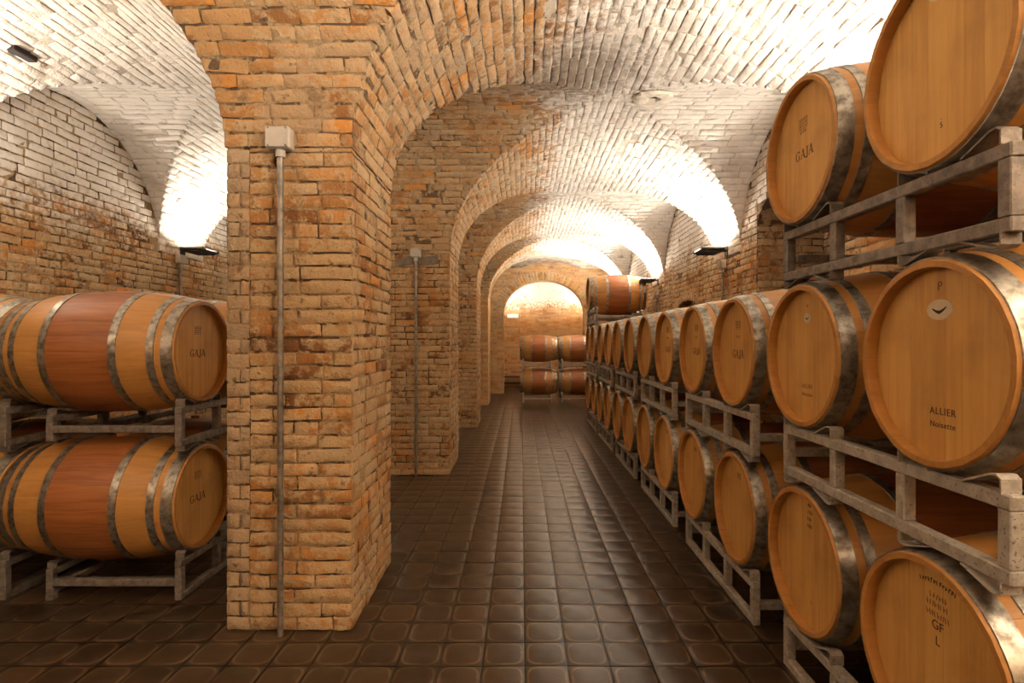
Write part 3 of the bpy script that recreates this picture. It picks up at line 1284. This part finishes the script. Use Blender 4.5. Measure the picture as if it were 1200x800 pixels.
def polys_mesh(name, polys, scale, cu, cv, w, mat, d=0.0):
    mb = MB()
    for k, p in enumerate(polys):
        n = len(p)
        dd = d + (k % 7) * .00003
        mb.add([on_head(cu + (x - w / 2) * scale, cv + (y - .5) * scale, dd) for x, y in p] + [on_head(cu + (x - w / 2) * scale, cv + (y - .5) * scale, -.0006) for x, y in p],
               [tuple(range(n))] + [(i, (i + 1) % n, n + (i + 1) % n, n + i) for i in range(n)])
    return mb.data(name, mat)


def roman(barrel, word, cu, cv, cap, mat='ink'):
    polys, w = glyphs(word)
    link('lettering', polys_mesh('lettering', polys, cap, cu, cv, w, M[mat]), barrel)


_txt = {}


def sans(barrel, text, cu, cv, cap, mat='ink', space=1.0):
    key = (text, cap, mat)
    if key not in _txt:
        cur = bpy.data.curves.new('lettering', 'FONT')
        cur.body = text
        cur.align_x = 'CENTER'
        cur.align_y = 'CENTER'
        cur.size = cap * 1.4
        cur.space_character = space
        cur.extrude = .0004
        tmp = bpy.data.objects.new('lettering', cur)
        COL.objects.link(tmp)
        dg = bpy.context.evaluated_depsgraph_get()
        me = bpy.data.meshes.new_from_object(tmp.evaluated_get(dg))
        bpy.data.objects.remove(tmp)
        me.materials.clear()
        me.materials.append(M[mat])
        _txt[key] = me
    o = link('lettering', _txt[key], barrel)
    p = on_head(cu, cv)
    o.matrix_basis = Matrix(((0, 0, -1, p[0]), (-1, 0, 0, p[1]), (0, 1, 0, p[2]), (0, 0, 0, 1)))


def disc(cu, cv, rx, ry, d, n=28):
    mb = MB()
    P = [(cu + rx * math.cos(2 * PI * k / n), cv + ry * math.sin(2 * PI * k / n)) for k in range(n)]
    return mb.add([on_head(u, v, d) for u, v in P] + [on_head(u, v, -.001) for u, v in P], [tuple(range(n))] + [(i, (i + 1) % n, n + (i + 1) % n, n + i) for i in range(n)])


def emblem_polys():
    pol = []
    n = 12
    for k in range(n):
        a, b = -1 + 2 * k / n, -1 + 2 * (k + 1) / n
        f = lambda t: .48 * abs(t) ** 1.5 - .28 + (.06 * t)
        w = lambda t: .06 + .13 * (1 - abs(t)) ** .7
        pol.append([(a, f(a) - w(a)), (b, f(b) - w(b)), (b, f(b) + w(b)), (a, f(a) + w(a))])
    return pol


def badge(barrel, cu, cv, rx, ry):
    b = link('oval_badge', disc(cu, cv, rx, ry, .0012).data('oval_badge', M['badge']), barrel)
    tag(b, 'pale oval badge with a dark curved emblem')
    link('emblem', polys_mesh('emblem', [[(x, y + .5) for x, y in p] for p in emblem_polys()], rx * .55, cu, cv, 0, M['ink'], .0018), b)
    return b


def stamp(barrel, cu, cv, w, h, mat='ink_faint'):
    """A faint branded crest: outline, bars and small strokes."""
    pol = []
    q = .06
    pol += [[(-.5, -.5), (.5, -.5), (.5, -.5 + q), (-.5, -.5 + q)], [(-.5, .5 - q), (.5, .5 - q), (.5, .5), (-.5, .5)],
            [(-.5, -.5), (-.5 + q, -.5), (-.5 + q, .5), (-.5, .5)], [(.5 - q, -.5), (.5, -.5), (.5, .5), (.5 - q, .5)]]
    for r in range(3):
        x = -.38
        while x < .34:
            l = random.uniform(.05, .11)
            y = -.30 + r * .26
            pol.append([(x, y), (x + l, y), (x + l, y + .13), (x, y + .13)])
            x += l + .05
    pol = [[(x, y * h / w + .5) for x, y in p] for p in pol]
    link('brand_stamp', polys_mesh('brand_stamp', pol, w, cu, cv, 0, M[mat]), barrel)


def hand_marks(barrel, cu, cv, rows, wid, mat='ink'):
    """Short burnt marks under one another."""
    pol = []
    for k in range(rows):
        y = -k * .028
        x = -wid / 2
        while x < wid / 2:
            l = random.uniform(.004, .008)
            s = random.uniform(-.004, .004)
            pol.append([(x, y), (x + .0028, y), (x + .0028 + s, y + .016), (x + s, y + .016)])
            if random.random() < .5:
                pol.append([(x, y + .006), (x + l, y + .006), (x + l, y + .009), (x, y + .009)])
            x += l + .004
    pol = [[(x, yy + .5) for x, yy in p] for p in pol]
    link('burnt_marks', polys_mesh('burnt_marks', pol, 1.0, cu, cv, 0, M[mat]), barrel)


def arc_marks(barrel, cu, cv, R, n, mat='ink'):
    """A worn, unreadable line of burnt strokes along a shallow arc."""
    pol = []
    for k in range(n):
        a = (k - (n - 1) / 2) * .0105 / R
        c, s_ = math.cos(a), math.sin(a)
        def P(x, y):
            return (R * s_ + x * c + y * s_, R * (c - 1) - x * s_ + y * c)
        h = random.uniform(.010, .014)
        pol.append([P(-.004, 0), P(-.0015, 0), P(-.0015, h), P(-.004, h)])
        if k % 2:
            pol.append([P(-.004, h * .4), P(.003, h * .4), P(.003, h * .6), P(-.004, h * .6)])
        if k % 3:
            pol.append([P(-.004, h - .003), P(.003, h - .003), P(.003, h), P(-.004, h)])
    pol = [[(x, y + .5) for x, y in p] for p in pol]
    link('burnt_marks', polys_mesh('burnt_marks', pol, 1.0, cu, cv, 0, M[mat]), barrel)


def barrel(x, y, zc, rz, label, group, detail, name='wine_barrel', roll=0.0, bung=True):
    t = thing(name, label, 'barrel', (x, y, zc - RB), rz, group)
    up = (0, 0, RB)
    r0 = roll
    if detail:
        for s in range(NST):
            o = link('stave', me_stave, t)
            o.location = up
            o.rotation_euler = (2 * PI * s / NST + r0, 0, 0)
        for me in me_boards:
            link('head_board', me, t).location = up
    else:
        link('staves', me_staves, t).location = up
        link('head', me_head, t).location = up
    o = link('head', me_head, t)
    o.location = (BLEN, 0, RB)
    o.rotation_euler = (0, 0, PI)
    for hi, ((a, b), me) in enumerate(zip(HOOPS, me_hoops)):
        h = link('hoop', me, t)
        h.location = up
        h.rotation_euler = (random.uniform(0, 6), 0, 0)
        if detail:
            side_turn = -.5 if rz < 1 else .5
            an = random.choice((-.35, -.15, .1, .3)) + side_turn
            lp = link('hoop_lap', me_laps[hi], h)
            lp.rotation_euler = (an - h.rotation_euler[0], 0, 0)
            for da in (-.06, .06):
                r = link('rivet', me_rivet, h)
                xm = (a + b) / 2
                aa = an + da - h.rotation_euler[0]
                rr = rad(xm) + .0052
                r.location = (xm, -math.sin(aa) * rr, math.cos(aa) * rr)
                r.rotation_euler = (aa, 0, 0)
    if bung:
        b = link('bung', me_bung, t)
        b.location = (BLEN / 2, 0, RB * 2 + .002)
    return t


def lift(t):
    """Marks are modelled about the barrel's axis: raise them to it."""
    for o in t.children:
        if o.name.split('.')[0] in ('lettering', 'oval_badge', 'brand_stamp', 'burnt_marks'):
            o.matrix_basis = Matrix.Translation((0, 0, RB)) @ o.matrix_basis


# ------------------------------------------------------------------ racks
RL, RD, RZ = 1.13, .70, .215
POSTS = [.02, .02 + .363, .02 + .727, RL - .02]
ts = .019


def rack_meshes():
    d = {}
    d['rail'] = MB().box((-ts, 0, -ts), (ts, RL, ts), .004)
    d['post_front'] = MB().box((-ts, -ts, 0), (ts, ts, RZ - 4 * ts), .003)
    d['post_rear'] = MB().box((-ts, -ts, 0), (ts, ts, .14 - 4 * ts), .003)
    d['tube'] = MB().box((0, -ts, -ts), (RD - 2 * ts, ts, ts), .004)
    # bent strap, foot at y=0 rising next to the post then sloping down towards +y
    path = [(0, 0), (0, .036), (.014, .046), (.035, .044), (.125, .004)]
    th, w = .005, .05
    V, Fq = [], []
    for i, (py, pz) in enumerate(path):
        a, b = path[max(i - 1, 0)], path[min(i + 1, len(path) - 1)]
        dy, dz = b[0] - a[0], b[1] - a[1]
        L = math.hypot(dy, dz)
        ny, nz = dz / L * th, -dy / L * th
        V += [(-w / 2, py, pz), (w / 2, py, pz), (w / 2, py + ny, pz + nz), (-w / 2, py + ny, pz + nz)]
    for i in range(len(path) - 1):
        for k in range(4):
            a, b = i * 4 + k, i * 4 + (k + 1) % 4
            Fq.append((a, b, b + 4, a + 4))
    Fq += [(0, 3, 2, 1), (len(V) - 4, len(V) - 3, len(V) - 2, len(V) - 1)]
    d['strap'] = MB().add(V, Fq)
    return d


RM = {k: {m: v.data(k, M[m]) for m in ('rack', 'rack_dark')} for k, v in rack_meshes().items()}


def rack(x, y, z, rz, label, group, mat='rack', floor=False):
    """Two-barrel steel rack. Local: front frame at x=0, runs along +y, stands on z=0."""
    t = thing('barrel_rack', label, 'rack', (x, y, z), rz, group)
    for fx, z0, z1, post in ((0, 0, RZ, 'post_front'), (RD, .03, .17, 'post_rear')):
        if floor and fx:
            z0 = .03
        for zz, nm in ((z1 - ts, 'top_rail'), (z0 + ts, 'bottom_rail')):
            o = link(nm, RM['rail'][mat], t)
            o.location = (fx, 0, zz)
        for py in POSTS:
            o = link('upright', RM[post][mat], t)
            o.location = (fx, py, z0 + 2 * ts)
        for a, b in ((POSTS[0], POSTS[1]), (POSTS[2], POSTS[3])):
            for py, sy in ((a, 1), (b, -1)):
                o = link('cradle', RM['strap'][mat], t)
                o.location = (fx, py, z1 - .002)
                o.scale = (1, sy, 1 if not fx else .8)
                if not floor:
                    o = link('cradle', RM['strap'][mat], t)
                    o.location = (fx, py, z0 + .002)
                    o.scale = (1, sy, -.75 if not fx else -.4)
        if floor and fx:
            for py in (POSTS[0], POSTS[3]):
                MB().box((fx - ts, py - ts, 0), (fx + ts, py + ts, .03)).build('foot', M[mat], t)
    for py in POSTS[::3]:
        o = link('cross_tube', RM['tube'][mat], t)
        o.location = (ts, py, .095)
    return t


# the long row
XF, XR = 1.13, 1.165
Y1, BP, RP = 1.545, .722, 1.444
TC = [.515, 1.349, 2.183]
TZ = [0.0, .834, 1.668]
TIER = ['bottom', 'middle', 'top']
BACKN = ['last', 'second', 'third', 'fourth', 'fifth', 'sixth', 'seventh', 'eighth', 'ninth', 'tenth', 'eleventh', 'twelfth']
marks = {}
for tier in range(3):
    for k in range(12):                                  # k = 0 beside the viewer
        if tier == 2 and k not in (0, 1, 11):
            continue
        n = 11 - k
        where = 'at the far end' if n == 0 else BACKN[n] + ' from the far end'
        lab = f'oak barrel on the {TIER[tier]} tier of the long row, {where}'
        if tier == 2:
            lab = ['oak top-tier barrel with white oval badge high on its cropped head', 'oak top-tier barrel with dark name lettered across its head',
                   '', '', '', '', '', '', '', '', '', 'lone oak barrel on the top tier at the far end of the row'][k]
        elif tier == 1 and k == 0:
            lab = 'large middle-tier oak barrel with oval badge and two-line stamp low on its head'
        elif tier == 1 and k == 1:
            lab = 'middle-tier oak barrel with small badge, beside the one with a letter above its badge'
        elif tier == 0 and k == 0:
            lab = 'bottom-tier oak barrel with an arched stamp and two large letters near its rim'
        elif tier == 0 and k == 1:
            lab = 'bottom-tier oak barrel with a column of burnt marks under its rim'
        b = barrel(XF + random.uniform(-.008, .008), Y1 + BP * k + random.uniform(-.006, .006), TC[tier], random.uniform(-.012, .012), lab,
                   f'barrels on the {TIER[tier]} tier of the long row', k < 5, roll=random.uniform(-.1, .1), bung=(tier < 2))
        marks[(tier, k)] = b
for tier in range(3):
    for k in range(6):
        if tier == 2 and k not in (0, 5):
            continue
        n = 5 - k
        lab = f'grey steel rack under the {TIER[tier]} tier of the long row, ' + ('at the far end' if n == 0 else BACKN[n] + ' from the far end')
        if tier == 2:
            lab = 'dark steel rack under the two top-tier barrels' if k == 0 else 'steel rack under the lone top barrel at the far end'
        rack(XR, Y1 + BP / 2 - .045 + RP * k - RL / 2, TZ[tier], 0, lab, f'racks under the {TIER[tier]} tier of the long row',
             'rack_dark' if tier == 2 else 'rack', tier == 0)

b = marks[(2, 0)]
badge(b, .0, .215, .047, .029)
sans(b, '5', .0, -.17, .016, 'ink')
sans(b, '-', .0, -.152, .012, 'ink')
b = marks[(2, 1)]
stamp(b, -.02, .125, .062, .045)
hand_marks(b, -.02, .083, 1, .045, 'ink_faint')
roman(b, 'GAJA', -.01, 0.0, .040)
b = marks[(1, 0)]
sans(b, 'P', -.0, .215, .026, 'ink_faint')
badge(b, .0, .150, .047, .029)
sans(b, 'ALLIER', .01, -.135, .020, 'ink', 1.15)
sans(b, 'Noisette', .01, -.172, .017, 'ink', 1.1)
b = marks[(1, 1)]
badge(b, .0, .155, .026, .021)
stamp(b, .0, .205, .012, .010)
sans(b, 'ALLIER', .0, -.125, .017, 'ink_faint', 1.15)
sans(b, 'Noisette', .0, -.158, .015, 'ink_faint', 1.1)
for k in (2, 3, 4):
    b = marks[(1, k)]
    stamp(b, .0, .145, .06, .045)
    hand_marks(b, .0, .075, 1, .05, 'ink_faint')
    roman(b, 'GAJA', .0, -.01, .042)
b = marks[(0, 0)]
arc_marks(b, .0, .212, .24, 13)
hand_marks(b, .0, .170, 1, .055, 'ink_faint')
hand_marks(b, .0, .147, 2, .080, 'ink_faint')
sans(b, 'GF', .0, .098, .026)
sans(b, 'L', .0, .055, .026)
b = marks[(0, 1)]
hand_marks(b, .01, .215, 4, .030)
sans(b, 'I', .02, -.17, .016, 'ink_faint')
for key in ((0, 2), (0, 3), (0, 4), (0, 5)):
    badge_b = marks[key]
    stamp(badge_b, .0, .165, .045, .03)
for b in marks.values():
    lift(b)

# the stack behind the first pillar: two racks deep, barrels end to end
LXF, LY = -1.835, 3.21
side = {}
for col, colname in ((0, 'beside the pillar'), (1, 'against the wall')):
    xf = LXF - col * .955
    for tier in range(2):
        for row in range(2):
            lab = f'oak barrel with wine-red middle on the {"upper" if tier else "lower"} side-aisle rack {colname}, {"front one" if row == 0 else "one behind"}'
            if col == 0 and row == 0:
                lab = f'wine-banded oak barrel with lettered head beside the pillar, {"upper" if tier else "lower"} one'
            b = barrel(xf, LY + row * .72, TC[tier], PI + random.uniform(-.01, .01), lab, 'barrels stacked in the side aisle', row == 0)
            side[(col, tier, row)] = b
            if col == 0 and row == 0:
                roman(b, 'GAJA', 0.0, -.01, .042)
                stamp(b, .0, .12, .06, .045)
                lift(b)
        rack(xf - .03, LY + .36 + RL / 2, TZ[tier], PI, f'{"raised" if tier else "floor-standing"} dark steel rack in the side aisle {colname}',
             'racks in the side aisle', 'rack_dark', tier == 0)

# four barrels at the end of the aisle
EY, ES = 12.75, .90
for col, xf in ((0, -.035), (1, .84)):
    for tier in range(2):
        pos = ('upper' if tier else 'lower') + ' one ' + ('beside the open floor' if col == 0 else 'next to the long row')
        b = barrel(xf, EY, TC[tier], 0, f'wine-banded barrel seen side-on before the end arch, {pos}', 'barrels before the end arch', False)
        b.location.z = (TC[tier] - RB) * ES
        b.scale = (ES, ES, ES)
        r_ = rack(xf + .08, EY - .24, TZ[tier] * ES, 0, f'{"raised" if tier else "floor"} steel rack before the end arch {"beside the open floor" if col == 0 else "next to the long row"}',
                  'racks before the end arch', 'rack', tier == 0)
        r_.scale = (ES, ES, ES)
